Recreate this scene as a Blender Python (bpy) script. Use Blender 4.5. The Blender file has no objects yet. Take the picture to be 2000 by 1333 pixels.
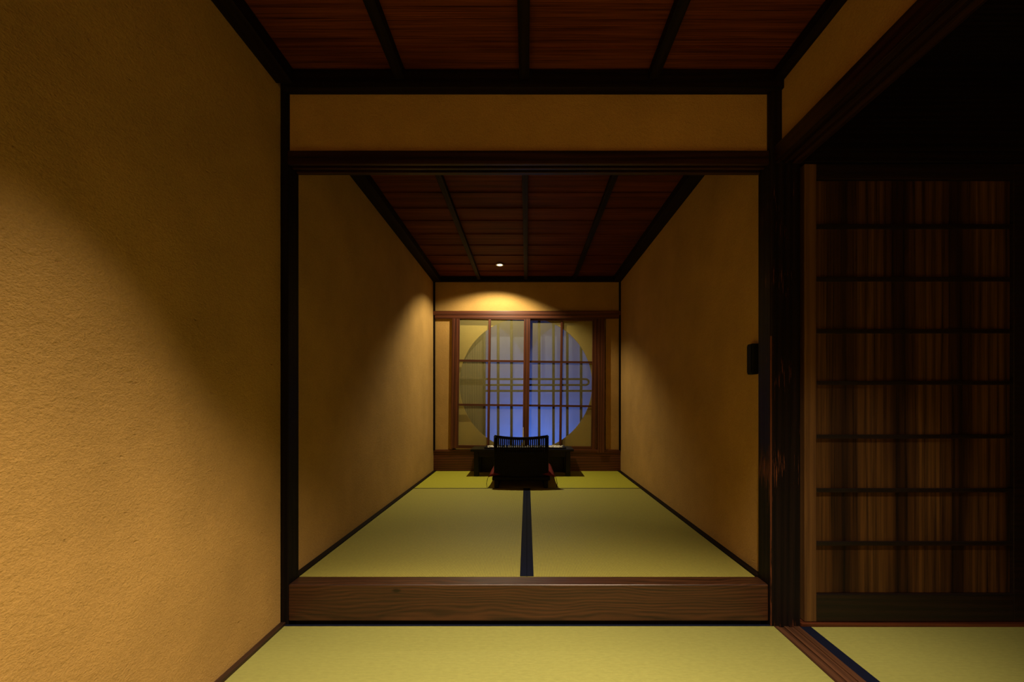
import bpy, bmesh, math, random
from mathutils import Vector, Matrix
PI = math.pi
random.seed(7)
SC = bpy.context.scene
COL = SC.collection

# ------------------------------------------------------------------ camera, world, exposure
F = 880.0                      # focal length in pixels of the 2000 px wide frame
cam_d = bpy.data.cameras.new('camera')
cam_d.sensor_width = 36.0
cam_d.lens = F / 2000.0 * 36.0
cam_d.shift_x = -29 / 2000.0
cam_d.shift_y = 118 / 2000.0
cam_d.clip_start = 0.02
cam = bpy.data.objects.new('camera', cam_d)
COL.objects.link(cam)
CZ = 0.852
cam.location = (0, 0, CZ)
cam.rotation_euler = (PI / 2, 0, 0)
SC.camera = cam

w = bpy.data.worlds.new('dusk')
SC.world = w
w.use_nodes = True
w.node_tree.nodes['Background'].inputs[0].default_value = (0.05, 0.09, 0.25, 1)
w.node_tree.nodes['Background'].inputs[1].default_value = 0.03

SC.view_settings.view_transform = 'Standard'
SC.view_settings.look = 'None'
SC.view_settings.gamma = 1
SC.view_settings.use_curve_mapping = False
SC.view_settings.exposure = 0.0
try:
    SC.cycles.use_denoising = True
    SC.cycles.max_bounces = 10
    SC.cycles.diffuse_bounces = 3
    SC.cycles.transparent_max_bounces = 16
    SC.cycles.sample_clamp_indirect = 4.0
    SC.cycles.blur_glossy = 1.0
except Exception:
    pass

WARM = (1.0, 0.80, 0.56)

def spot(name, loc, power, deg, blend, size=0.02, color=WARM, aim=None):
    d = bpy.data.lights.new(name, 'SPOT')
    d.energy = power
    d.spot_size = math.radians(deg)
    d.spot_blend = blend
    d.shadow_soft_size = size
    d.color = color
    o = bpy.data.objects.new(name, d)
    COL.objects.link(o)
    o.location = loc
    if aim:
        o.rotation_euler = (Vector(aim) - Vector(loc)).to_track_quat('-Z', 'Y').to_euler()
    return o

# lamps of the front room (behind the frame) and of the raised room, plus an added door fill
spot('spot_front_left', (-0.44, 0.815, 2.055), 66, 66, 0.55)
spot('spot_door_fill', (0.50, 0.66, 2.055), 85, 30, 1.0, size=0.02, aim=(1.42, 1.72, 0.16))  # unseen fill spot, added to brighten the boarded door
spot('spot_front_right', (0.46, 0.66, 2.055), 310, 94, 0.85, size=0.03, aim=(0.16, 0.68, 0))
spot('spot_rear', (0.25, -0.56, 2.03), 330, 140, 0.35, size=0.006)
spot('spot_desk', (-0.246, 4.09, 2.078), 54, 134, 0.38, size=0.012, color=(1, 0.86, 0.56), aim=(-0.42, 4.42, 0))
spot('spot_desk_core', (-0.246, 4.09, 2.078), 44, 92, 1.0, size=0.012, color=(1, 0.86, 0.48), aim=(-0.30, 3.85, 0))
# dusk light outside, low, behind the round window
d = bpy.data.lights.new('dusk_area', 'AREA'); d.shape = 'DISK'
d.size = 0.8; d.energy = 5.0; d.color = (0.13, 0.30, 1.0)
o = bpy.data.objects.new('dusk_area', d); COL.objects.link(o)
o.location = (0.03, 5.04, 0.36)
o.rotation_euler = (Vector((0.08, 4.8, 0.75)) - o.location).to_track_quat('-Z', 'Y').to_euler()

# two unseen far spots, added to shape the window glow through a pierced sheet
for sx in (-1, 1):
    spot('glow_side_spot', (sx * 4.9 - 0.01, 5.2 + 4.0, 1.03), 260, 22, 0.3, size=0.04, color=(0.42, 0.52, 1.0), aim=(-0.01, 5.2, 1.03))

# ------------------------------------------------------------------ materials
def new_mat(name):
    m = bpy.data.materials.new(name)
    m.use_nodes = True
    nt = m.node_tree
    b = nt.nodes['Principled BSDF']
    return m, nt, b

def N(nt, t, **kw):
    n = nt.nodes.new(t)
    for k, v in kw.items():
        if k in n.inputs: n.inputs[k].default_value = v
        else: setattr(n, k, v)
    return n

def coords(nt, scale, space='Object', rot=(0, 0, 0)):
    tc = N(nt, 'ShaderNodeTexCoord')
    mp = N(nt, 'ShaderNodeMapping')
    mp.inputs['Scale'].default_value = scale
    mp.inputs['Rotation'].default_value = rot
    nt.links.new(tc.outputs[space], mp.inputs[0])
    return mp.outputs[0]

def ramp(nt, fac, stops):
    r = N(nt, 'ShaderNodeValToRGB')
    e = r.color_ramp.elements
    while len(e) < len(stops): e.new(0.5)
    for i, (p, c) in enumerate(stops):
        e[i].position = p
        e[i].color = (*c, 1) if len(c) == 3 else c
    nt.links.new(fac, r.inputs[0])
    return r.outputs[0]

def math_(nt, op, a, b=None, c=None):
    n = N(nt, 'ShaderNodeMath', operation=op)
    for i, v in enumerate((a, b, c)):
        if v is None: continue
        if isinstance(v, (int, float)): n.inputs[i].default_value = v
        else: nt.links.new(v, n.inputs[i])
    return n.outputs[0]

def mixc(nt, fac, a, b, mode='MIX'):
    n = N(nt, 'ShaderNodeMix', data_type='RGBA', blend_type=mode)
    for i, v in ((0, fac), (6, a), (7, b)):
        if isinstance(v, (int, float)): n.inputs[i].default_value = v
        elif isinstance(v, tuple): n.inputs[i].default_value = (*v, 1)
        else: nt.links.new(v, n.inputs[i])
    return n.outputs[2]

def bump(nt, b, height, strength, dist=0.002, prev=None):
    n = N(nt, 'ShaderNodeBump')
    n.inputs['Strength'].default_value = strength
    n.inputs['Distance'].default_value = dist
    nt.links.new(height, n.inputs['Height'])
    if prev is not None: nt.links.new(prev, n.inputs['Normal'])
    nt.links.new(n.outputs[0], b.inputs['Normal'])
    return n.outputs[0]

def mat_plaster(name, col, coarse=1.0, rough=0.95):
    m, nt, b = new_mat(name)
    c = coords(nt, (1, 1, 1))
    tilt = coords(nt, (1.0, 0.85, 1.1), rot=(0.5, 0, 0))
    big = N(nt, 'ShaderNodeTexNoise', Scale=3.0, Detail=4.0, Roughness=0.6)
    nt.links.new(c, big.inputs[0])
    fine = N(nt, 'ShaderNodeTexNoise', Scale=240.0, Detail=3.0, Roughness=0.6)
    nt.links.new(tilt, fine.inputs[0])
    mid = N(nt, 'ShaderNodeTexNoise', Scale=75.0, Detail=5.0, Roughness=0.6, Distortion=0.3)
    nt.links.new(tilt, mid.inputs[0])
    pit = N(nt, 'ShaderNodeTexVoronoi', Scale=17.0, Randomness=1.0)
    pc = coords(nt, (1, 0.5, 1.6), rot=(0.7, 0, 0))
    nt.links.new(pc, pit.inputs[0])
    pitm = ramp(nt, pit.outputs['Distance'], [(0.03, (0, 0, 0)), (0.13, (1, 1, 1))])
    col1 = tuple(x * 0.86 for x in col); col2 = tuple(min(1, x * 1.08) for x in col)
    cc = ramp(nt, big.outputs[0], [(0.3, col1), (0.7, col2)])
    cf = ramp(nt, fine.outputs[0], [(0.35, (0.86, 0.86, 0.86)), (0.6, (1, 1, 1))])
    cc = mixc(nt, 1.0, cc, cf, 'MULTIPLY')
    nt.links.new(cc, b.inputs['Base Color'])
    b.inputs['Roughness'].default_value = rough
    b.inputs['Specular IOR Level'].default_value = 0.1
    h = math_(nt, 'ADD', math_(nt, 'MULTIPLY', fine.outputs[0], 0.40), math_(nt, 'MULTIPLY', mid.outputs[0], 0.55))
    h = math_(nt, 'ADD', h, math_(nt, 'MULTIPLY', big.outputs[0], 1.4))
    bw = N(nt, 'ShaderNodeRGBToBW'); nt.links.new(pitm, bw.inputs[0])
    gate = ramp(nt, mid.outputs[0], [(0.5, (0, 0, 0)), (0.62, (1, 1, 1))])
    gw = N(nt, 'ShaderNodeRGBToBW'); nt.links.new(gate, gw.inputs[0])
    inv = math_(nt, 'SUBTRACT', 1.0, bw.outputs[0])
    h = math_(nt, 'SUBTRACT', h, math_(nt, 'MULTIPLY', math_(nt, 'MULTIPLY', inv, gw.outputs[0]), 0.7))
    bump(nt, b, h, 0.9 * coarse, 0.0055)
    return m

AX = {'x': 0, 'y': 1, 'z': 2}
def mat_wood(name, dark, light, axis='x', rough=0.5, spec=0.4, rings=14.0, off=(0.3, 0.3, 0.3), fine=220.0,
             contrast=1.0, bumpk=0.25, wear=None, knots=False, bands=None, wmix=0.35, nax=0.07, namp=0.06):
    m, nt, b = new_mat(name)
    st = [1.0, 1.0, 1.0]; st[AX[axis]] = 0.07
    c = coords(nt, tuple(st))
    n1 = N(nt, 'ShaderNodeTexNoise', Scale=6.0, Detail=3.0, Roughness=0.5)
    stn = [1.0, 1.0, 1.0]; stn[AX[axis]] = nax
    nt.links.new(coords(nt, tuple(stn)), n1.inputs[0])
    add = N(nt, 'ShaderNodeVectorMath', operation='MULTIPLY_ADD')
    nt.links.new(n1.outputs['Color'], add.inputs[0])
    add.inputs[1].default_value = (namp, namp, namp)
    off_n = N(nt, 'ShaderNodeVectorMath', operation='ADD')
    nt.links.new(c, off_n.inputs[0]); off_n.inputs[1].default_value = off
    nt.links.new(off_n.outputs[0], add.inputs[2])
    wv = N(nt, 'ShaderNodeTexWave', wave_type='RINGS', rings_direction=axis.upper(), wave_profile='SIN')
    wv.inputs['Scale'].default_value = rings
    wv.inputs['Distortion'].default_value = 1.5
    wv.inputs['Detail'].default_value = 2.0
    wv.inputs['Detail Scale'].default_value = 1.5
    nt.links.new(add.outputs[0], wv.inputs[0])
    st2 = [1.0, 1.0, 1.0]; st2[AX[axis]] = 0.015
    c2 = coords(nt, tuple(st2))
    n2 = N(nt, 'ShaderNodeTexNoise', Scale=fine, Detail=3.0, Roughness=0.6)
    nt.links.new(c2, n2.inputs[0])
    f = math_(nt, 'ADD', math_(nt, 'MULTIPLY', wv.outputs['Fac'], wmix), math_(nt, 'MULTIPLY', n2.outputs[0], 1.1 - wmix))
    mid = tuple((a + bb) * 0.5 for a, bb in zip(dark, light))
    cc = ramp(nt, f, [(0.30, dark), (0.55, mid), (0.82, light)])
    patch = N(nt, 'ShaderNodeTexNoise', Scale=1.6, Detail=2.0)
    st3 = [3.0, 3.0, 3.0]; st3[AX[axis]] = 0.7
    nt.links.new(coords(nt, tuple(st3)), patch.inputs[0])
    pc = ramp(nt, patch.outputs[0], [(0.3, (0.62, 0.55, 0.5)), (0.65, (1.1, 1.1, 1.1))])
    cc = mixc(nt, contrast, cc, mixc(nt, 1.0, cc, pc, 'MULTIPLY'))
    if knots:
        vo = N(nt, 'ShaderNodeTexVoronoi', Scale=3.1)
        nt.links.new(coords(nt, (1.0, 1.0, 2.4)), vo.inputs[0])
        kc = ramp(nt, vo.outputs['Distance'], [(0.03, (0.12, 0.08, 0.06)), (0.07, (1, 1, 1))])
        cc = mixc(nt, 1.0, cc, kc, 'MULTIPLY')
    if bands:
        # broad planks: paler and darker bands by turns along local x
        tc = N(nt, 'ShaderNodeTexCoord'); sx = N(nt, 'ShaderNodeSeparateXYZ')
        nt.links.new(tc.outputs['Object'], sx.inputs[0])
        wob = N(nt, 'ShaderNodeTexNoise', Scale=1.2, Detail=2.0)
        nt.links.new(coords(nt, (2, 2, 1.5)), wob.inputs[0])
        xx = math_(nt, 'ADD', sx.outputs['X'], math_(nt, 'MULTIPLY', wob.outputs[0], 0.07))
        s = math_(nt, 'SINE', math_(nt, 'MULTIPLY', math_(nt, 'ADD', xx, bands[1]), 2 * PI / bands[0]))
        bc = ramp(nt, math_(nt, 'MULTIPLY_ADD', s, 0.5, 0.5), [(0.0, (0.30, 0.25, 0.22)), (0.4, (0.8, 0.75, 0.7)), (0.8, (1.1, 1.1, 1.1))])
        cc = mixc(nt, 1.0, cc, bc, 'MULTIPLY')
    b.inputs['Roughness'].default_value = rough
    b.inputs['Specular IOR Level'].default_value = spec
    if wear:
        # rubbed, chipped lacquer: reddish wood shows through along the grain
        st4 = [1.0, 1.0, 1.0]; st4[AX[axis]] = 0.035
        wn = N(nt, 'ShaderNodeTexNoise', Scale=260.0, Detail=4.0, Roughness=0.7)
        nt.links.new(coords(nt, tuple(st4)), wn.inputs[0])
        wm = N(nt, 'ShaderNodeTexNoise', Scale=7.0, Detail=2.0)
        nt.links.new(coords(nt, (1, 1, 0.5)), wm.inputs[0])
        k = math_(nt, 'ADD', math_(nt, 'MULTIPLY', wn.outputs[0], 0.6), math_(nt, 'MULTIPLY', wm.outputs[0], 0.5))
        tc = N(nt, 'ShaderNodeTexCoord'); sx = N(nt, 'ShaderNodeSeparateXYZ')
        nt.links.new(tc.outputs['Object'], sx.inputs[0])
        if wear == 'post':
            # rubbed most along its left front arris, at hand height and at the foot
            ed = math_(nt, 'SUBTRACT', 1.0, math_(nt, 'MULTIPLY', math_(nt, 'ABSOLUTE', math_(nt, 'ADD', sx.outputs['X'], 0.056)), 14.0))
            ed = math_(nt, 'MAXIMUM', ed, 0.0)
            hz = math_(nt, 'SUBTRACT', 1.0, math_(nt, 'MULTIPLY', math_(nt, 'ABSOLUTE', math_(nt, 'SUBTRACT', sx.outputs['Z'], 0.68)), 3.2))
            hz2 = math_(nt, 'SUBTRACT', 1.0, math_(nt, 'MULTIPLY', sx.outputs['Z'], 6.0))
            hh = math_(nt, 'MAXIMUM', math_(nt, 'MAXIMUM', hz, math_(nt, 'MULTIPLY', hz2, 0.8)), 0.0)
            k = math_(nt, 'ADD', k, math_(nt, 'MULTIPLY', math_(nt, 'MULTIPLY', ed, 0.09), hh))
            ar = math_(nt, 'LESS_THAN', math_(nt, 'ADD', math_(nt, 'ABSOLUTE', math_(nt, 'ADD', sx.outputs['X'], 0.057)),
                       math_(nt, 'ABSOLUTE', math_(nt, 'ADD', sx.outputs['Y'], 0.047))), 0.005)
            lowz = math_(nt, 'LESS_THAN', sx.outputs['Z'], 1.15)
            k = math_(nt, 'ADD', k, math_(nt, 'MULTIPLY', math_(nt, 'MULTIPLY', ar, lowz), 0.165))
        km = ramp(nt, k, [(0.665, (0, 0, 0)), (0.70, (1, 1, 1))])
        kw = N(nt, 'ShaderNodeRGBToBW'); nt.links.new(km, kw.inputs[0])
        cc = mixc(nt, kw.outputs[0], cc, (0.10, 0.032, 0.015))
    nt.links.new(cc, b.inputs['Base Color'])
    bump(nt, b, f, bumpk, 0.002)
    return m

def mat_tatami(name, col, run='y', pitch=0.0052, depth=0.5):
    """woven rush: ridges that run along `run`."""
    m, nt, b = new_mat(name)
    tc = N(nt, 'ShaderNodeTexCoord'); sx = N(nt, 'ShaderNodeSeparateXYZ')
    nt.links.new(tc.outputs['Object'], sx.inputs[0])
    u = sx.outputs['X'] if run == 'y' else sx.outputs['Y']
    v = sx.outputs['Y'] if run == 'y' else sx.outputs['X']
    s1 = math_(nt, 'SINE', math_(nt, 'MULTIPLY', u, 2 * PI / pitch))
    s2 = math_(nt, 'SINE', math_(nt, 'MULTIPLY', v, 2 * PI / (pitch * 2.6)))
    h = math_(nt, 'ADD', math_(nt, 'MULTIPLY_ADD', s1, 0.4, 0.5), math_(nt, 'MULTIPLY', s2, 0.04))
    stc = (120, 40, 1) if run == 'y' else (40, 120, 1)
    nz = N(nt, 'ShaderNodeTexNoise', Scale=1.0, Detail=4.0, Roughness=0.7)
    nt.links.new(coords(nt, stc), nz.inputs[0])
    c1 = tuple(x * 0.90 for x in col); c2 = tuple(x * 1.08 for x in col)
    cc = ramp(nt, nz.outputs[0], [(0.3, c1), (0.7, c2)])
    gr = ramp(nt, h, [(0.05, (1 - depth,) * 3), (0.55, (1, 1, 1))])
    cc = mixc(nt, 1.0, cc, gr, 'MULTIPLY')
    nt.links.new(cc, b.inputs['Base Color'])
    b.inputs['Roughness'].default_value = 0.62
    b.inputs['Specular IOR Level'].default_value = 0.25
    bump(nt, b, h, 0.25, 0.001)
    return m

def mat_simple(name, col, rough=0.5, spec=0.5, metal=0.0, noise=0.0, nscale=60.0, bumpk=0.0):
    m, nt, b = new_mat(name)
    b.inputs['Roughness'].default_value = rough
    b.inputs['Specular IOR Level'].default_value = spec
    b.inputs['Metallic'].default_value = metal
    nz = N(nt, 'ShaderNodeTexNoise', Scale=nscale, Detail=3.0)
    nt.links.new(coords(nt, (1, 1, 1)), nz.inputs[0])
    k = max(noise, 0.05)
    cc = ramp(nt, nz.outputs[0], [(0.3, tuple(x * (1 - k) for x in col)), (0.7, tuple(min(1, x * (1 + k)) for x in col))])
    nt.links.new(cc, b.inputs['Base Color'])
    if bumpk: bump(nt, b, nz.outputs[0], bumpk, 0.003)
    return m

def mat_screen(name, col, trans, tl):
    """thin sheet: lets part of what is behind through, the rest is a matt pale film."""
    m, nt, b = new_mat(name)
    nt.nodes.remove(b)
    out = nt.nodes['Material Output']
    tr = N(nt, 'ShaderNodeBsdfTransparent'); tr.inputs[0].default_value = (0.97, 0.98, 1.0, 1)
    df = N(nt, 'ShaderNodeBsdfDiffuse')
    tn = N(nt, 'ShaderNodeBsdfTranslucent')
    nz = N(nt, 'ShaderNodeTexNoise', Scale=2.5, Detail=3.0)
    nt.links.new(coords(nt, (1, 1, 1)), nz.inputs[0])
    cc = ramp(nt, nz.outputs[0], [(0.3, tuple(x * 0.9 for x in col)), (0.7, col)])
    nt.links.new(cc, df.inputs[0]); nt.links.new(cc, tn.inputs[0])
    m1 = N(nt, 'ShaderNodeMixShader'); m1.inputs[0].default_value = tl
    nt.links.new(df.outputs[0], m1.inputs[1]); nt.links.new(tn.outputs[0], m1.inputs[2])
    m2 = N(nt, 'ShaderNodeMixShader'); m2.inputs[0].default_value = 1 - trans
    nt.links.new(tr.outputs[0], m2.inputs[1]); nt.links.new(m1.outputs[0], m2.inputs[2])
    nt.links.new(m2.outputs[0], out.inputs[0])
    return m

def mat_emit(name, col, s):
    m, nt, b = new_mat(name)
    b.inputs['Base Color'].default_value = (*col, 1)
    b.inputs['Emission Color'].default_value = (*col, 1)
    b.inputs['Emission Strength'].default_value = s
    return m

OCHRE = (0.44, 0.262, 0.078)
M = {}
M['plaster'] = mat_plaster('ochre_plaster', OCHRE, 1.0)
M['plaster_fine'] = mat_plaster('ochre_plaster_fine', OCHRE, 0.6)
M['plaster_out'] = mat_plaster('outer_plaster', (0.50, 0.35, 0.075), 0.3)
M['black_x'] = mat_wood('black_wood_x', (0.004, 0.0025, 0.002), (0.011, 0.006, 0.004), 'x', rough=0.6, spec=0.10)
M['black_y'] = mat_wood('black_wood_y', (0.004, 0.0025, 0.002), (0.011, 0.006, 0.004), 'y', rough=0.6, spec=0.10)
M['lintel_x'] = mat_wood('rubbed_lintel_x', (0.005, 0.002, 0.0015), (0.030, 0.010, 0.005), 'x', rough=0.4, spec=0.3)
M['lintel_y'] = mat_wood('rubbed_lintel_y', (0.005, 0.002, 0.0015), (0.030, 0.010, 0.005), 'y', rough=0.4, spec=0.3)
M['black_z'] = mat_wood('black_wood_z', (0.003, 0.0025, 0.0025), (0.008, 0.005, 0.004), 'z', rough=0.6, spec=0.10)
M['post_wear'] = mat_wood('black_lacquered_post', (0.004, 0.003, 0.003), (0.012, 0.007, 0.006), 'z', rough=0.5, spec=0.12, wear='post')
M['beam'] = mat_wood('brown_step_wood', (0.018, 0.007, 0.004), (0.088, 0.031, 0.012), 'x', rough=0.40, spec=0.5, rings=26.0, off=(0.0, 0.03, -0.035), knots=True, contrast=0.9, wmix=0.26, nax=0.30, namp=0.09)
M['sill'] = mat_wood('brown_sill_wood', (0.022, 0.009, 0.005), (0.15, 0.064, 0.030), 'y', rough=0.5, spec=0.3, rings=16.0, wmix=0.2)
M['base_y'] = mat_wood('brown_base_wood', (0.020, 0.009, 0.005), (0.07, 0.030, 0.014), 'y', rough=0.5)
M['ceil'] = mat_wood('red_brown_ceiling_board', (0.030, 0.006, 0.002), (0.17, 0.042, 0.011), 'x', rough=0.65, spec=0.06, rings=7.0, off=(0.0, 0.1, 0.4), contrast=1.0, wmix=0.12)
M['red_x'] = mat_wood('red_brown_wood_x', (0.045, 0.011, 0.004), (0.145, 0.040, 0.014), 'x', rough=0.42, spec=0.45)
M['red_z'] = mat_wood('red_brown_wood_z', (0.045, 0.011, 0.004), (0.145, 0.040, 0.014), 'z', rough=0.42, spec=0.45)
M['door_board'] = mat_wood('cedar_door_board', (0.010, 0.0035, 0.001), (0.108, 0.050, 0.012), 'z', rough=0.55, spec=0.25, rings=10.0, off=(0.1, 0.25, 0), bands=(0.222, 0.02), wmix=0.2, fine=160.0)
M['door_frame'] = mat_wood('dark_door_rail', (0.004, 0.002, 0.0015), (0.014, 0.005, 0.003), 'x', rough=0.5)
M['door_stile'] = mat_wood('brown_door_stile', (0.08, 0.036, 0.010), (0.14, 0.068, 0.018), 'z', rough=0.55)
M['tatami_y'] = mat_tatami('rush_mat_lengthwise', (0.37, 0.335, 0.070), 'y', 0.0066, 0.48)
M['tatami_x'] = mat_tatami('rush_mat_crosswise', (0.40, 0.375, 0.030), 'x', 0.0045, 0.10)
M['tatami_front'] = mat_tatami('rush_mat_front', (0.300, 0.298, 0.082), 'x', 0.0060, 0.07)
M['heri'] = mat_simple('navy_cloth_border', (0.004, 0.006, 0.020), 0.8, 0.1, noise=0.4, nscale=400)
M['lacquer'] = mat_simple('black_lacquer', (0.003, 0.003, 0.003), 0.35, 0.2, noise=0.2)
M['chair'] = mat_simple('black_chair_wood', (0.003, 0.003, 0.003), 0.55, 0.12, noise=0.3)
M['cushion'] = mat_simple('dark_red_cloth', (0.12, 0.010, 0.008), 0.7, 0.2, noise=0.3, nscale=90, bumpk=0.3)
M['thread'] = mat_simple('black_thread', (0.012, 0.010, 0.010), 0.8, 0.2)
M['plastic'] = mat_simple('black_plastic', (0.004, 0.004, 0.004), 0.6, 0.1)
M['cream'] = mat_simple('pale_glossy', (0.75, 0.62, 0.38), 0.25, 0.5)
M['white'] = mat_simple('white_metal', (0.7, 0.68, 0.62), 0.5, 0.4)
M['bamboo'] = mat_simple('dark_bamboo', (0.013, 0.014, 0.006), 0.6, 0.3, noise=0.4, nscale=20)
M['shutter'] = mat_wood('grey_olive_shutter', (0.10, 0.085, 0.04), (0.20, 0.17, 0.09), 'z', rough=0.7, spec=0.2)
M['pane'] = mat_screen('thin_paper_pane', (0.46, 0.39, 0.16), 0.80, 0.15)
M['frost'] = mat_screen('frosted_outer_pane', (0.8, 0.85, 0.95), 0.03, 0.9)
M['bulb'] = mat_emit('lit_bulb', (1.0, 0.86, 0.62), 30)
M['ground'] = mat_simple('dark_ground', (0.05, 0.05, 0.05), 0.9, 0.1)
M['pebble'] = mat_simple('pale_shell_pieces', (0.55, 0.50, 0.36), 0.25, 0.6, noise=0.6, nscale=80)

# ------------------------------------------------------------------ helpers
def bm_new(): return bmesh.new()

def box(bm, x0, x1, y0, y1, z0, z1, bev=0.0, seg=2):
    r = bmesh.ops.create_cube(bm, size=1.0)
    vs = r['verts']
    for v in vs:
        v.co = Vector(((x0 + x1) / 2 + v.co.x * (x1 - x0), (y0 + y1) / 2 + v.co.y * (y1 - y0), (z0 + z1) / 2 + v.co.z * (z1 - z0)))
    if bev > 0:
        es = list({e for v in vs for e in v.link_edges})
        bmesh.ops.bevel(bm, geom=es, offset=bev, segments=seg, profile=0.6, affect='EDGES')
    return bm

def tube(bm, pts, r, n=8, closed=False, taper=None):
    rings = []
    P = [Vector(p) for p in pts]
    up = Vector((0, 0, 1))
    for i, p in enumerate(P):
        a = P[max(0, i - 1)]; b = P[min(len(P) - 1, i + 1)]
        t = (b - a).normalized()
        s = t.cross(up)
        if s.length < 1e-3: s = t.cross(Vector((0, 1, 0)))
        s.normalize(); q = s.cross(t).normalized()
        rr = r * (taper[i] if taper else 1)
        rings.append([bm.verts.new(p + rr * (math.cos(2 * PI * k / n) * s + math.sin(2 * PI * k / n) * q)) for k in range(n)])
    for a, b in zip(rings, rings[1:]):
        for k in range(n):
            bm.faces.new((a[k], a[(k + 1) % n], b[(k + 1) % n], b[k]))
    bm.faces.new(rings[0][::-1]); bm.faces.new(rings[-1])
    return bm

def lathe(bm, prof, cx, cy, n=32):
    rings = []
    for r, z in prof:
        if r < 1e-6: rings.append([bm.verts.new((cx, cy, z))])
        else: rings.append([bm.verts.new((cx + r * math.cos(2 * PI * k / n), cy + r * math.sin(2 * PI * k / n), z)) for k in range(n)])
    for a, b in zip(rings, rings[1:]):
        for k in range(n):
            k2 = (k + 1) % n
            if len(a) == 1 and len(b) == 1: continue
            if len(a) == 1: bm.faces.new((a[0], b[k], b[k2]))
            elif len(b) == 1: bm.faces.new((a[k], b[0], a[k2]))
            else: bm.faces.new((a[k], a[k2], b[k2], b[k]))
    return bm

def link(name, bm, mat, parent=None, smooth=False, origin=None):
    """mesh object; its origin is put at the base centre of its bounds (or at `origin`)."""
    bmesh.ops.recalc_face_normals(bm, faces=bm.faces[:])
    xs = [v.co for v in bm.verts]
    lo = Vector((min(c.x for c in xs), min(c.y for c in xs), min(c.z for c in xs)))
    hi = Vector((max(c.x for c in xs), max(c.y for c in xs), max(c.z for c in xs)))
    og = Vector(origin) if origin else Vector(((lo.x + hi.x) / 2, (lo.y + hi.y) / 2, lo.z))
    for v in bm.verts: v.co -= og
    me = bpy.data.meshes.new(name)
    bm.to_mesh(me); bm.free()
    if smooth:
        for p in me.polygons: p.use_smooth = True
    me.materials.append(M[mat] if isinstance(mat, str) else mat)
    o = bpy.data.objects.new(name, me)
    COL.objects.link(o)
    if parent:
        o.parent = parent
        o.location = og - Vector(parent.location)
    else:
        o.location = og
    return o

def tag(o, label=None, cat=None, group=None, kind=None):
    if label: o['label'] = label
    if cat: o['category'] = cat
    if group: o['group'] = group
    if kind: o['kind'] = kind
    return o

def empty(name, loc, label, cat, group=None, kind=None):
    o = bpy.data.objects.new(name, None)
    o.empty_display_size = 0.1
    COL.objects.link(o); o.location = loc
    return tag(o, label, cat, group, kind)

def struct(name, bm, mat, label, cat, smooth=False, group=None):
    return tag(link(name, bm, mat, smooth=smooth), label, cat, group, 'structure')

def B(*a, **k):
    return box(bm_new(), *a, **k)

# ------------------------------------------------------------------ key sizes (metres)
ZR = 0.152            # raised floor
XL, XR = -0.94, 0.942 # side walls
YF, YB = 1.72, 1.80   # front and back of the step / post line
YE = 4.53             # end wall
YBACK = -1.60
ZC = 2.087            # underside of ceiling boards, front
ZC2 = 2.100

# ------------------------------------------------------------------ shell
struct('floor', B(-1.1, 3.1, YBACK - .1, YF + .06, -0.16, -0.055), 'ground', 'dark sub-floor under the lower rush mats', 'floor')
struct('floor', B(-1.1, 1.1, YF + .06, 6.6, -0.16, ZR - 0.055), 'ground', 'dark sub-floor under the raised rush mats', 'floor')

struct('wall_left', B(XL - .12, XL, YBACK, YF - 0.001, -0.05, 2.2), 'plaster',
       'rough ochre plaster wall of the lower room, lit from above', 'wall')
struct('wall_inner_left', B(XL - .12, XL + .002, YB, YE, ZR - 0.05, 2.2), 'plaster_fine',
       'ochre plaster wall left of the raised mats, running back to the window', 'wall')
struct('wall_inner_right', B(XR, XR + .12, YB, YE, ZR - 0.05, 2.2), 'plaster_fine',
       'ochre plaster wall right of the raised mats, running back to the window', 'wall')
struct('wall_above_opening', B(-0.925, 0.935, YF + .012, YB - .012, 1.80, 2.2), 'plaster',
       'ochre plaster band above the wide opening between the two rooms', 'wall')
struct('wall_right', B(0.966, 1.030, YBACK, YF, 1.81, 2.2), 'plaster_fine',
       'ochre plaster band above the right-hand opening, meeting the black post', 'wall')
# walls of the rooms that close off the light, behind and right of the camera
struct('wall_rear', B(-1.1, 3.1, YBACK - .12, YBACK, -0.1, 2.2), 'plaster_fine', 'plaster wall behind the lower room', 'wall')
struct('wall_side_room', B(3.0, 3.12, YBACK, YF + .1, -0.1, 2.2), 'black_z', 'dark far wall of the side room on the right', 'wall')
struct('wall_side_room_front', B(1.045, 3.0, YF - .02, YF + .06, 1.80, 2.2), 'black_x', 'dark wall above the boarded sliding door', 'wall')
struct('wall_side_room_end', B(1.96, 3.0, YF - .02, YF + .06, -0.05, 1.80), 'black_z', 'dark wall right of the boarded sliding door', 'wall')
struct('wall_back_of_side', B(1.062, 3.0, YF + .062, YF + .12, -0.1, 2.2), 'black_z', 'dark wall behind the boarded sliding door', 'wall')

# end wall, with the window opening left free
wx0, wx1, wz0, wz1 = -0.748, 0.718, 0.365, 1.700
bm = bm_new()
box(bm, XL, wx0, YE, YE + .07, 0.33, 1.75)
box(bm, wx1 + .075, XR, YE, YE + .07, 0.33, 1.75)
box(bm, XL, XR, YE, YE + .07, 1.72, 2.2)
struct('wall_end', bm, 'plaster_fine', 'ochre plaster end wall around the sliding window screens', 'wall')

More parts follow.
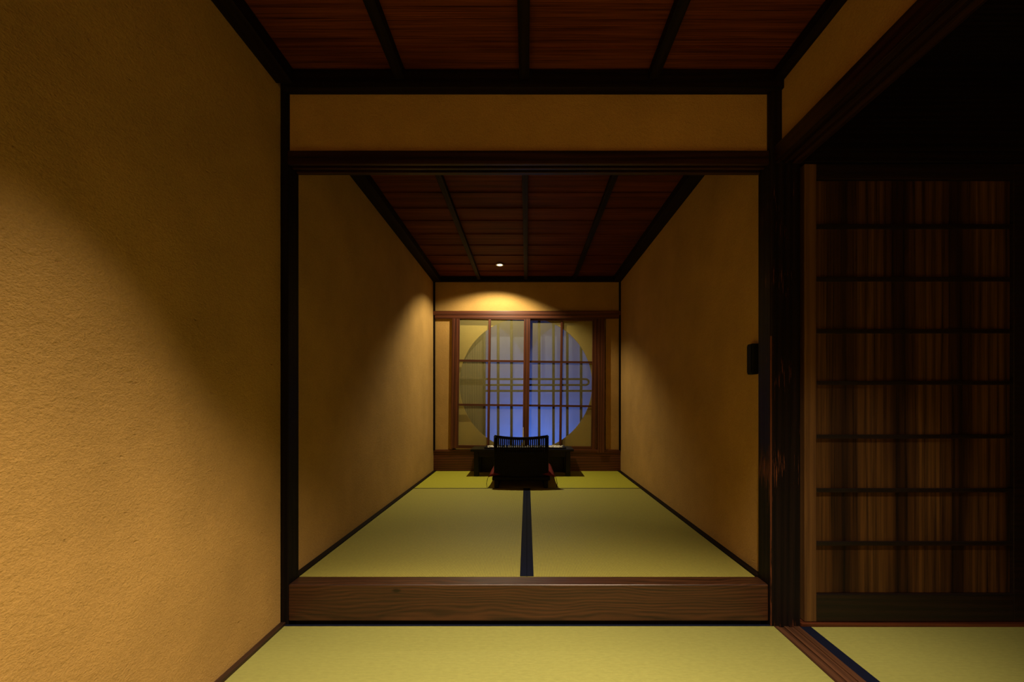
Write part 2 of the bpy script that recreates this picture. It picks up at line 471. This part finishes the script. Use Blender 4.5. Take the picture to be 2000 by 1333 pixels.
# ceilings: overlapping boards laid crosswise, one sheet per room
def board_ceiling(name, x0, x1, y0, y1, z, widths, label):
    bm = bm_new(); y = y1; i = 0
    while y > y0 + 1e-4:
        wd = widths[i % len(widths)]; i += 1
        a = max(y0, y - wd)
        # each board tips a little: its near edge hangs 5 mm lower and laps the next
        v = [bm.verts.new(p) for p in [(x0, a - .012, z - .002), (x1, a - .012, z - .002), (x1, y, z + .005), (x0, y, z + .005),
                                       (x0, a - .012, z + .006), (x1, a - .012, z + .006), (x1, y, z + .013), (x0, y, z + .013)]]
        for f in ((0, 3, 2, 1), (4, 5, 6, 7), (0, 1, 5, 4), (1, 2, 6, 5), (2, 3, 7, 6), (3, 0, 4, 7)):
            bm.faces.new([v[k] for k in f])
        y = a
    box(bm, x0 - .05, x1 + .05, y0 - .05, y1 + .02, z + .05, z + .12)
    return struct(name, bm, 'ceil', label, 'ceiling')
board_ceiling('ceiling', XL, 1.0, YBACK, YF, ZC2, [.12, .30, .26, .30], 'red-brown board ceiling over the lower room, beyond the plaster band nearest')
board_ceiling('ceiling', XL, XR, YB - .01, YE, ZC2, [.20, .22, .245, .25, .24, .25], 'red-brown board ceiling over the raised room')
struct('ceiling', B(1.0, 3.1, YBACK, YF + .1, 2.14, 2.2), 'black_x', 'dark ceiling of the side room', 'ceiling')

# ceiling battens: square dark strips along the depth of each room
for i, x in enumerate((-0.477, -0.010, 0.476)):
    side = ('left', 'middle', 'right')[i]
    struct('trim_%d' % (1 + i), B(x - .019, x + .019, YBACK, YF - .03, 2.062, 2.099, bev=.003), 'black_y',
           'dark %s batten under the lower room ceiling boards' % side, 'ceiling batten', group=None)
    struct('trim_%d' % (4 + i), B(x - .017, x + .017, YB, YE - .03, 2.066, 2.099, bev=.003), 'red_x' if 0 else 'black_y',
           'dark %s batten under the raised room ceiling boards' % side, 'ceiling batten')
# cornices; the left and raised-room side strips are widened to stand for shade
struct('trim_7', B(-0.925, 0.966, YF - .030, YF + .010, 2.030, 2.098, bev=.003), 'black_x', 'black cornice strip above the plaster band over the opening', 'cornice')
struct('trim_8', B(XL + .0, XL + .065, YBACK, YF - .03, 2.045, 2.098, bev=.003), 'black_y', 'black cornice strip along the lower room left wall top, widened to stand for shade beside it', 'cornice')
struct('trim_9', B(0.926, 0.966, YBACK, YF - .03, 2.060, 2.098, bev=.003), 'black_y', 'black cornice strip above the right-hand plaster band', 'cornice')
struct('trim_10', B(XL + .002, XL + .080, YB, YE - .03, 2.048, 2.098, bev=.003), 'black_y', 'black cornice strip along the raised room left wall, widened to stand for shade beside it', 'cornice')
struct('trim_11', B(XR - .080, XR, YB, YE - .03, 2.048, 2.098, bev=.003), 'black_y', 'black cornice strip along the raised room right wall, widened to stand for shade beside it', 'cornice')
struct('trim_12', B(XL + .002, XR, YE - .035, YE, 2.050, 2.098, bev=.003), 'black_x', 'black cornice strip above the window wall', 'cornice')

# posts
struct('trim_13', B(XL + .0, -0.911, YF, YB, -0.05, 2.098, bev=.003), 'black_z', 'black post left of the opening between the rooms', 'post')
# main post: arrises chamfered, origin at centre of its foot
struct('trim_14', B(0.923, 1.037, YF - .014, YB, -0.05, 2.098, bev=.006), 'post_wear', 'thick black lacquered post with rubbed reddish edges right of the step', 'post')
struct('trim_15', B(XL + .002, XL + .020, YE - .02, YE - .001, 0.36, 2.05, bev=.002), 'black_z', 'thin dark corner strip left of the window wall', 'corner strip')
struct('trim_16', B(XR - .018, XR, YE - .02, YE - .001, 0.36, 2.05, bev=.002), 'black_z', 'thin dark corner strip right of the window wall', 'corner strip')

# lintel over the opening, grooved underneath
def grooved(bm, a0, a1, b0, b1, z0, z1, axis):
    """rail with two sliding grooves in its underside; a = along, b = across."""
    g = .012; n = 5
    edges = [b0, b0 + .014, b0 + .034, b0 + .046, b0 + .066, b1]
    for i in range(5):
        zz = z0 + (g if i in (1, 3) else 0)
        if axis == 'x': box(bm, a0, a1, edges[i], edges[i + 1], zz, z1, bev=.0015)
        else: box(bm, edges[i], edges[i + 1], a0, a1, zz, z1, bev=.0015)
    return bm
bm = grooved(bm_new(), -0.911, 0.923, YF - .004, YB + .002, 1.757, 1.808, 'x')
struct('trim_17', bm, 'lintel_x', 'black grooved lintel over the opening to the raised room', 'lintel')
bm = grooved(bm_new(), YBACK, YF - .014, 0.938, 1.036, 1.754, 1.818, 'y')
struct('trim_18', bm, 'lintel_y', 'black grooved lintel over the right-hand opening', 'lintel')
# step
bm = bm_new()
box(bm, -0.911, 0.923, YF, YB + .0, 0.012, ZR, bev=.006, seg=3)
struct('trim_19', bm, 'beam', 'knotty brown wooden step beam between the lower and raised mats', 'step beam')
# sill of right opening, with two shallow tracks
bm = bm_new()
for x0, x1, z in ((0.936, 0.952, .001), (0.952, 0.972, -.003), (0.972, 0.988, .001), (0.988, 1.008, -.003), (1.008, 1.030, .001)):
    box(bm, x0, x1, YBACK, YF - .016, -0.05, z)
struct('trim_20', bm, 'sill', 'worn brown grooved floor sill from the thick post to the frame edge', 'door sill')
# skirting strips
struct('baseboard_left', B(XL, XL + .020, YBACK, YF - .001, -0.05, 0.010, bev=.002), 'base_y', 'brown strip at the foot of the lower left plaster wall', 'skirting')
struct('baseboard_inner_left', B(XL + .002, XL + .030, YB, YE, ZR - .05, ZR + .006, bev=.001), 'black_y', 'black strip between left wall and raised mats', 'skirting')
struct('baseboard_inner_right', B(XR - .030, XR, YB, YE, ZR - .05, ZR + .006, bev=.001), 'black_y', 'black strip between right wall and raised mats', 'skirting')
# boxed base under the window, with thin ledge
bm = bm_new()
box(bm, XL + .002, XR, YE - .004, YE + .07, ZR - .05, 0.345, bev=.001)
box(bm, XL + .002, XR, YE - .014, YE + .07, 0.345, 0.368, bev=.002)
box(bm, XL + .032, XR - .032, YE - .012, YE - .002, ZR - .01, ZR + .012, bev=.001)
struct('baseboard_end', bm, 'red_x', 'red-brown boarded base below the window screens', 'window base')

# ------------------------------------------------------------------ rush mats
def mat_thing(x0, x1, y0, y1, z, mat, borders, label, group=None):
    t = empty('tatami_mat', ((x0 + x1) / 2, (y0 + y1) / 2, z - .05), label, 'tatami mat', group)
    link('rush_cover', B(x0 + .0006, x1 - .0006, y0 + .0006, y1 - .0006, z - .05, z, bev=.0015), mat, t)
    bw = .0
    for (a, b, c, d) in borders:
        link('cloth_border', B(a, b, c, d, z - .049, z + .0012, bev=.0008), 'heri', t)
    return t
e = XL + .030; r = XR - .030
mat_thing(e, 0.0, YB, 3.62, ZR, 'tatami_y', [(-.0275, -.0005, YB + .001, 3.619)], 'raised rush mat left of the dark central seam')
mat_thing(0.0, r, YB, 3.62, ZR, 'tatami_y', [(.0005, .0275, YB + .001, 3.619)], 'raised rush mat right of the dark central seam')
mat_thing(e, r, 3.62, YE - .004, ZR, 'tatami_x', [(e + .001, r - .001, 3.621, 3.634)], 'raised rush mat lying crosswise under desk and chair')
LX0, LX1 = XL + .020, 0.936
mat_thing(LX0, LX1, 0.80, YF, 0.0, 'tatami_front', [(LX0 + .001, LX1 - .001, YF - .014, YF - .001)], 'green-gold rush mat of the lower room, along the step')
mat_thing(LX0, LX1, -0.11, 0.80, 0.0, 'tatami_front', [], 'rush mat of the lower room, nearest the viewer')
mat_thing(1.030, 2.0, -0.11, YF - .018, 0.0, 'tatami_front', [(1.0305, 1.072, -0.109, YF - .019)], 'rush mat with navy edge before the boarded sliding door')

# ------------------------------------------------------------------ boarded sliding door, right
dx0, dx1 = 1.058, 1.945
door = empty('door_1', (1.5, YF + .02, 0), 'dark boarded sliding door with thin crossbars right of the thick post', 'sliding door', kind='structure')
link('stile', B(dx0, 1.103, YF - .004, YF + .026, .012, 1.757, bev=.002), 'door_stile', door)
link('stile', B(dx1 - .09, dx1, YF - .004, YF + .026, .012, 1.757, bev=.002), 'door_frame', door)
link('bottom_rail', B(1.103, dx1 - .09, YF - .004, YF + .026, .012, .116, bev=.002), 'door_frame', door)
link('top_rail', B(1.103, dx1 - .09, YF - .004, YF + .026, 1.70, 1.757, bev=.002), 'door_frame', door)
bx = [1.103, 1.322, 1.53, 1.70, dx1 - .09]
for a, b in zip(bx, bx[1:]):
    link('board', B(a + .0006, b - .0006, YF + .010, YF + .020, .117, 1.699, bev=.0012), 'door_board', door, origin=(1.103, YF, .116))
pz = lambda y: CZ - (y - 784) * YF / F
for y in (1062, 958, 853, 748, 647, 545, 442):
    z = pz(y)
    link('crossbar', B(1.103, dx1 - .09, YF - .003, YF + .0095, z - .007, z + .0075, bev=.001), 'door_frame', door)
struct('trim_21', B(1.040, 1.96, YF - .016, YF + .05, -0.05, .010, bev=.002), 'red_x', 'thin reddish floor rail below the boarded sliding door', 'floor rail')
struct('trim_22', B(1.040, 1.96, YF - .016, YF + .05, 1.76, 1.80, bev=.002), 'black_x', 'black head rail above the boarded sliding door', 'head rail')

# ------------------------------------------------------------------ window wall
s = YE / F
PX = lambda px, y=YE: (px - 1029) * y / F
PZ = lambda py, y=YE: CZ - (py - 784) * y / F

struct('trim_23', B(XL + .004, XR - .004, YE - .032, YE + .032, PZ(615, YE - .032), PZ(607, YE - .032), bev=.002), 'red_x', 'red-brown ledge rail above the window screens', 'head rail')
struct('trim_24', B(XL + .020, XR - .018, YE - .027, YE + .032, PZ(622, YE - .027), PZ(615, YE - .032) - .001, bev=.002), 'red_x', 'lower head rail directly above the window screens', 'head rail')

ROT = math.radians(0.7)
def lean(o):
    """the window joinery has settled a little: turn it about its centre in the wall plane."""
    pc = Vector((PX(1027), YE, PZ(748)))
    R = Matrix.Translation(pc) @ Matrix.Rotation(ROT, 4, 'Y') @ Matrix.Translation(-pc)
    o.matrix_world = R @ Matrix.Translation(o.location)

jl = struct('trim_25', B(PX(882.5), PX(888), YE - .026, YE + .06, PZ(877), PZ(623), bev=.002), 'red_z', 'red-brown jamb post left of the window screens', 'jamb')
jr = struct('trim_26', B(PX(1167), PX(1180), YE - .028, YE + .06, PZ(884), PZ(623), bev=.002), 'red_z', 'red-brown jamb post right of the window screens', 'jamb')
lean(jl)

def screen(x0, x1, z0, z1, y0, label, stl, str_, vx):
    t = empty('shoji_screen', ((x0 + x1) / 2, y0 + .012, z0), label, 'sliding screen')
    d = .024
    link('stile', B(x0, x0 + stl, y0, y0 + d, z0, z1, bev=.002), 'red_z', t)
    link('stile', B(x1 - str_, x1, y0, y0 + d, z0, z1, bev=.002), 'red_z', t)
    a, b = x0 + stl, x1 - str_
    link('top_rail', B(a, b, y0 + .001, y0 + d - .001, z1 - .042, z1, bev=.002), 'red_x', t)
    link('bottom_rail', B(a, b, y0 + .001, y0 + d - .001, z0, z0 + .032, bev=.002), 'red_x', t)
    zs = [z0 + .032, PZ(792), PZ(706), z1 - .042]
    for z in zs[1:3]:
        link('glazing_bar', B(a, b, y0 + .003, y0 + d - .004, z - .010, z + .010, bev=.0015), 'red_x', t)
    xs = [a, vx, b]
    for k in range(3):
        lo = zs[k] + (.010 if k else 0); hi = zs[k + 1] - (.010 if k < 2 else 0)
        link('glazing_bar', B(vx - .012, vx + .012, y0 + .003, y0 + d - .004, lo, hi, bev=.0015), 'red_z', t)
        for (p, q) in ((a, vx - .012), (vx + .012, b)):
            link('pane', B(p, q, y0 + .012, y0 + .0135, lo, hi), 'pane', t)
    lean(t)
    return t
zb, zt = PZ(877), PZ(617)
screen(PX(888.3), PX(1034), zb, zt, YE - .024, 'left red-brown lattice screen with pale panes before the round window', .045, .062, PX(955.5))
screen(PX(1022), PX(1166), zb, zt, YE + .002, 'right red-brown lattice screen with pale panes before the round window', .055, .050, PX(1096))

# round window: plaster wall pierced by a circle, lattice in it, frosted sheet behind
YR = YE + .034
win = empty('window_1', (PX(1027, YR), YR, .36), 'round window with dark lattice bars behind the sliding screens', 'round window', kind='structure')
cx, cz, rad = PX(1027, YR), PZ(750, YR), 130 * YR / F
def pierced(bm, x0, x1, z0, z1, y0, y1, n=96):
    angs = sorted(set([2 * PI * k / n for k in range(n)] + [math.atan2(zz - cz, xx - cx) % (2 * PI) for xx in (x0, x1) for zz in (z0, z1)]))
    def outer(a):
        c, s_ = math.cos(a), math.sin(a); t = []
        if abs(c) > 1e-9: t.append(((x1 if c > 0 else x0) - cx) / c)
        if abs(s_) > 1e-9: t.append(((z1 if s_ > 0 else z0) - cz) / s_)
        t = min(q for q in t if q > 0)
        return cx + t * c, cz + t * s_
    L = []
    for a in angs:
        ox, oz = outer(a); ix, iz = cx + rad * math.cos(a), cz + rad * math.sin(a)
        L.append([bm.verts.new(p) for p in ((ix, y0, iz), (ox, y0, oz), (ox, y1, oz), (ix, y1, iz))])
    for p, q in zip(L, L[1:] + L[:1]):
        for k in range(4):
            bm.faces.new((p[k], p[(k + 1) % 4], q[(k + 1) % 4], q[k]))
    return bm
link('pierced_wall', pierced(bm_new(), -1.0, 1.0, .30, 1.80, YR, YR + .02), 'plaster_out', win)
YL = YR + .040
for px in (946, 973, 999, 1053, 1081, 1108, 1135):
    x = PX(px, YL); h = math.sqrt(max(.02, (rad + .03) ** 2 - (x - cx) ** 2))
    r_ = .0135
    link('upright_bar', tube(bm_new(), [(x, YL, cz - h), (x, YL, cz + h)], r_, 10), 'bamboo', win, smooth=True)
YL2 = YL - .0235
xl = PX(948, YL2)
za, zb2, zc = PZ(740.5, YL2), PZ(752, YL2), PZ(763.5, YL2)
xe = PX(1143, YL2); rr = (za - zb2) / 2; zm = (za + zb2) / 2
loop = [(xl, YL2, za), (0, YL2, za), (xe, YL2, za)] + [(xe + rr * 1.2 * math.sin(t), YL2, zm + rr * math.cos(t)) for t in [PI * k / 10 for k in range(1, 10)]] + [(xe, YL2, zb2), (0, YL2, zb2), (xl, YL2, zb2)]
link('looped_bar', tube(bm_new(), loop, .0105, 10), 'bamboo', win, smooth=True)
link('cross_bar', tube(bm_new(), [(xl, YL2, zc), (cx + rad, YL2, zc)], .0105, 10), 'bamboo', win, smooth=True)
link('shutter', B(-1.0, PX(947, YL + .03), YL + .022, YL + .034, .33, 1.78), 'shutter', win)
link('frosted_pane', B(PX(947, YL + .03) - .01, 1.0, YL + .060, YL + .064, .33, 1.78), 'frost', win)
# outside: added pierced sheet that cuts the side spots to shape the glow
rad_keep = rad; rad = 0.63
struct('outer_light_mask', pierced(bm_new(), -1.9, 1.9, -.1, 2.4, 5.20, 5.22), 'ground', 'unseen dark sheet with a round opening, added to shape the window glow', 'wall')
rad = rad_keep

# ------------------------------------------------------------------ downlights
def downlight(x, y, z, label, bulb=True):
    t = empty('downlight', (x, y, z), label, 'ceiling lamp')
    bm = bm_new()
    lathe(bm, [(.024, z + .012), (.024, z - .001), (.036, z - .003), (.038, z - .006), (.036, z - .008), (.022, z - .006), (.021, z + .012)], x, y)
    link('trim_ring', bm, 'white', t, smooth=True)
    bm = bm_new()
    lathe(bm, [(0, z - .012), (.010, z - .010), (.017, z - .004), (.020, z + .004), (0, z + .006)], x, y)
    link('bulb', bm, 'bulb', t, smooth=True)
    return t
downlight(-0.246, 4.09, 2.097, 'small lit downlight in the raised room ceiling, before the window')

# lintel behind the camera that cuts the rear lamp's light, and its plaster
struct('trim_27', B(XL, 0.938, -0.40, -0.30, 1.754, 1.82), 'black_x', 'black lintel across the room behind the viewer', 'lintel')
struct('wall_above_rear', B(XL, 0.938, -0.38, -0.32, 1.82, 2.06), 'plaster_fine', 'plaster band above the lintel behind the viewer', 'wall')

# ------------------------------------------------------------------ desk, chair, cushion
dk = empty('low_desk', (-0.043, 4.34, ZR), 'low black lacquered desk below the round window', 'desk')
DX0, DX1, DY0, DY1, DZ = -.524, .437, 4.18, 4.495, ZR + .255
link('desk_top', B(DX0, DX1, DY0, DY1, DZ - .022, DZ, bev=.004), 'lacquer', dk)
link('apron', B(DX0 + .04, DX1 - .04, DY0 + .025, DY0 + .040, DZ - .075, DZ - .022, bev=.002), 'lacquer', dk)
link('back_panel', B(DX0 + .05, DX1 - .05, DY1 - .030, DY1 - .018, ZR + .0015, DZ - .022, bev=.001), 'lacquer', dk)  # added black sheet, standing for the shade below the desk
for x in (DX0 + .03, DX1 - .075):
    for y in (DY0 + .02, DY1 - .065):
        link('leg', B(x, x + .045, y, y + .045, ZR + .0015, DZ - .022, bev=.004), 'lacquer', dk)

# shallow inlaid tray of pale pieces on the desk
tr = empty('desk_tray', (0.02, 4.34, DZ), 'shallow dark tray of pale glinting pieces on the low desk', 'tray')
bm = bm_new()
TX0, TX1, TY0, TY1 = -.40, .37, 4.23, 4.45
box(bm, TX0, TX1, TY0, TY1, DZ, DZ + .006, bev=.002)
for a in ((TX0, TX1, TY0, TY0 + .008), (TX0, TX1, TY1 - .008, TY1), (TX0, TX0 + .008, TY0, TY1), (TX1 - .008, TX1, TY0, TY1)):
    box(bm, a[0], a[1], a[2], a[3], DZ + .004, DZ + .012, bev=.001)
link('tray_body', bm, 'lacquer', tr)
bm = bm_new(); rnd = random.Random(3)
for k in range(170):
    x = rnd.uniform(TX0 + .02, TX1 - .02); y = rnd.uniform(TY0 + .02, TY1 - .02)
    m4 = Matrix.Translation((x, y, DZ + .008)) @ Matrix.Rotation(rnd.uniform(0, PI), 4, 'Z') @ Matrix.Rotation(rnd.uniform(-.4, .4), 4, 'X') @ Matrix.Diagonal((rnd.uniform(.010, .018), rnd.uniform(.007, .012), rnd.uniform(.004, .008), 1))
    bmesh.ops.create_icosphere(bm, subdivisions=2, radius=1.0, matrix=m4)
tag(link('pale_pieces', bm, 'pebble', tr, smooth=True), kind='stuff')

# slim pale stick, added where a thin pale streak shows
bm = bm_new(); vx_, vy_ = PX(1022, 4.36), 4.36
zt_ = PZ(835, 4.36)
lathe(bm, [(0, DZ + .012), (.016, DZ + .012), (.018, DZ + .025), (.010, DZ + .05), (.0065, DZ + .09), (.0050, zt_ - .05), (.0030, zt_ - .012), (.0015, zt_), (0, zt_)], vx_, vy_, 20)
tag(link('pale_stick', bm, 'cream', smooth=True), 'slim pale upright stick, added for a thin pale streak, just above the middle of the chair back', 'vase')

# chair: low, legless, curved slatted back
CX_, CY = -.046, 3.66
ch = empty('low_chair', (CX_, 3.90, ZR), 'black legless floor chair with slatted curved back before the desk', 'chair')
HW = .218
def backy(u): return CY + .028 * (1 - u * u) * -1 + .028     # gentle curve, bowed towards the camera
def topz(u): return ZR + .425 - .016 * (1 - u * u)
n = 16
def bar(z_f, th, dep, u0=-1, u1=1, tilt=0.0):
    bm = bm_new(); prev = None
    for i in range(n + 1):
        u = u0 + (u1 - u0) * i / n
        x = CX_ + HW * u; y = backy(u) + tilt; z = z_f(u)
        ring = [bm.verts.new(p) for p in ((x, y - dep / 2, z - th), (x, y + dep / 2, z - th), (x, y + dep / 2, z), (x, y - dep / 2, z))]
        if prev:
            for k in range(4): bm.faces.new((prev[k], prev[(k + 1) % 4], ring[(k + 1) % 4], ring[k]))
        else: bm.faces.new(ring[::-1])
        prev = ring
    bm.faces.new(prev)
    return bm
link('top_rail', bar(topz, .022, .020), 'chair', ch)
link('middle_rail', bar(lambda u: ZR + .325, .012, .014), 'chair', ch)
link('lower_rail', bar(lambda u: ZR + .285, .10, .014), 'chair', ch)
for sgn in (-1, 1):
    x = CX_ + sgn * (HW - .006); y = backy(sgn)
    link('back_post', tube(bm_new(), [(x, y + .02, ZR + .05), (x, y + .004, ZR + .25), (x, y, ZR + .418)], .013, 10), 'chair', ch, smooth=True)
for k in range(27):
    u = -0.91 + 1.82 * k / 26
    x = CX_ + HW * u; y = backy(u)
    link('spindle', tube(bm_new(), [(x, y, ZR + .28), (x, y, topz(u) - .018)], .0062, 8), 'chair', ch, smooth=True)
link('seat', B(CX_ - .235, CX_ + .235, 3.64, 4.10, ZR + .060, ZR + .088, bev=.008, seg=3), 'chair', ch)
link('back_panel', bar(lambda u: ZR + .19, .125, .016), 'chair', ch)
for sgn in (-1, 1):
    x = CX_ + sgn * .20
    link('runner', B(x - .018, x + .018, 3.63, 4.09, ZR + .0015, ZR + .060, bev=.006), 'chair', ch)

# cushion with pointed, drooping corners and a thread at each
cu = empty('floor_cushion', (-.040, 3.93, ZR + .090), 'dark red square cushion with black corner threads on the low chair', 'cushion')
bm = bm_new(); G = 28; top, bot = [], []
ccx, ccy, hx, hy, zc0 = -.040, 3.945, .275, .285, ZR + .125
def cpt(i, j, sg):
    u, v = -1 + 2 * i / G, -1 + 2 * j / G
    t = (max(0, 1 - abs(u) ** 2.6) * max(0, 1 - abs(v) ** 2.6)) ** .42
    pin = 1 - .05 * (1 - v * v) * abs(u) ** 3; pin2 = 1 - .05 * (1 - u * u) * abs(v) ** 3
    droop = -.030 * (abs(u * v)) ** 3 - .012 * max(abs(u), abs(v)) ** 3
    return Vector((ccx + hx * u * pin, ccy + hy * v * pin2, zc0 + sg * (.050 if sg > 0 else .034) * t + droop * 1.0 + .002 * math.sin(9 * u + 4 * v) * t))
T = [[bm.verts.new(cpt(i, j, 1)) for j in range(G + 1)] for i in range(G + 1)]
Bo = [[T[i][j] if i in (0, G) or j in (0, G) else bm.verts.new(cpt(i, j, -1)) for j in range(G + 1)] for i in range(G + 1)]
for i in range(G):
    for j in range(G):
        bm.faces.new((T[i][j], T[i + 1][j], T[i + 1][j + 1], T[i][j + 1]))
        bm.faces.new((Bo[i][j], Bo[i][j + 1], Bo[i + 1][j + 1], Bo[i + 1][j]))
link('cushion_body', bm, 'cushion', cu, smooth=True)
for sx in (-1, 1):
    for sy in (-1, 1):
        x, y = ccx + sx * hx, ccy + sy * hy; z = zc0 - .042
        k = .006 * sx
        link('corner_thread', tube(bm_new(), [(x, y, z), (x + k, y, z - .02), (x + 2 * k, y - .004, z - .05), (x + 1.2 * k, y - .006, ZR + .003)], .0022, 6), 'thread', cu, smooth=True)

# ------------------------------------------------------------------ small box on the inner right wall
sb = empty('wall_box', (0.930, 1.855, PZ(732, 1.86)), 'small black box with rounded top fixed to the wall behind the thick post', 'wall box')
z0, z1 = CZ + (784 - 732) * 1.87 / F, CZ + (784 - 673) * 1.87 / F
link('casing', B(0.914, XR - .0005, 1.828, 1.872, z0, z1, bev=.006, seg=3), 'plastic', sb)
link('cover_plate', B(0.911, 0.9145, 1.834, 1.866, z0 + .008, z1 - .008, bev=.001), 'plastic', sb)
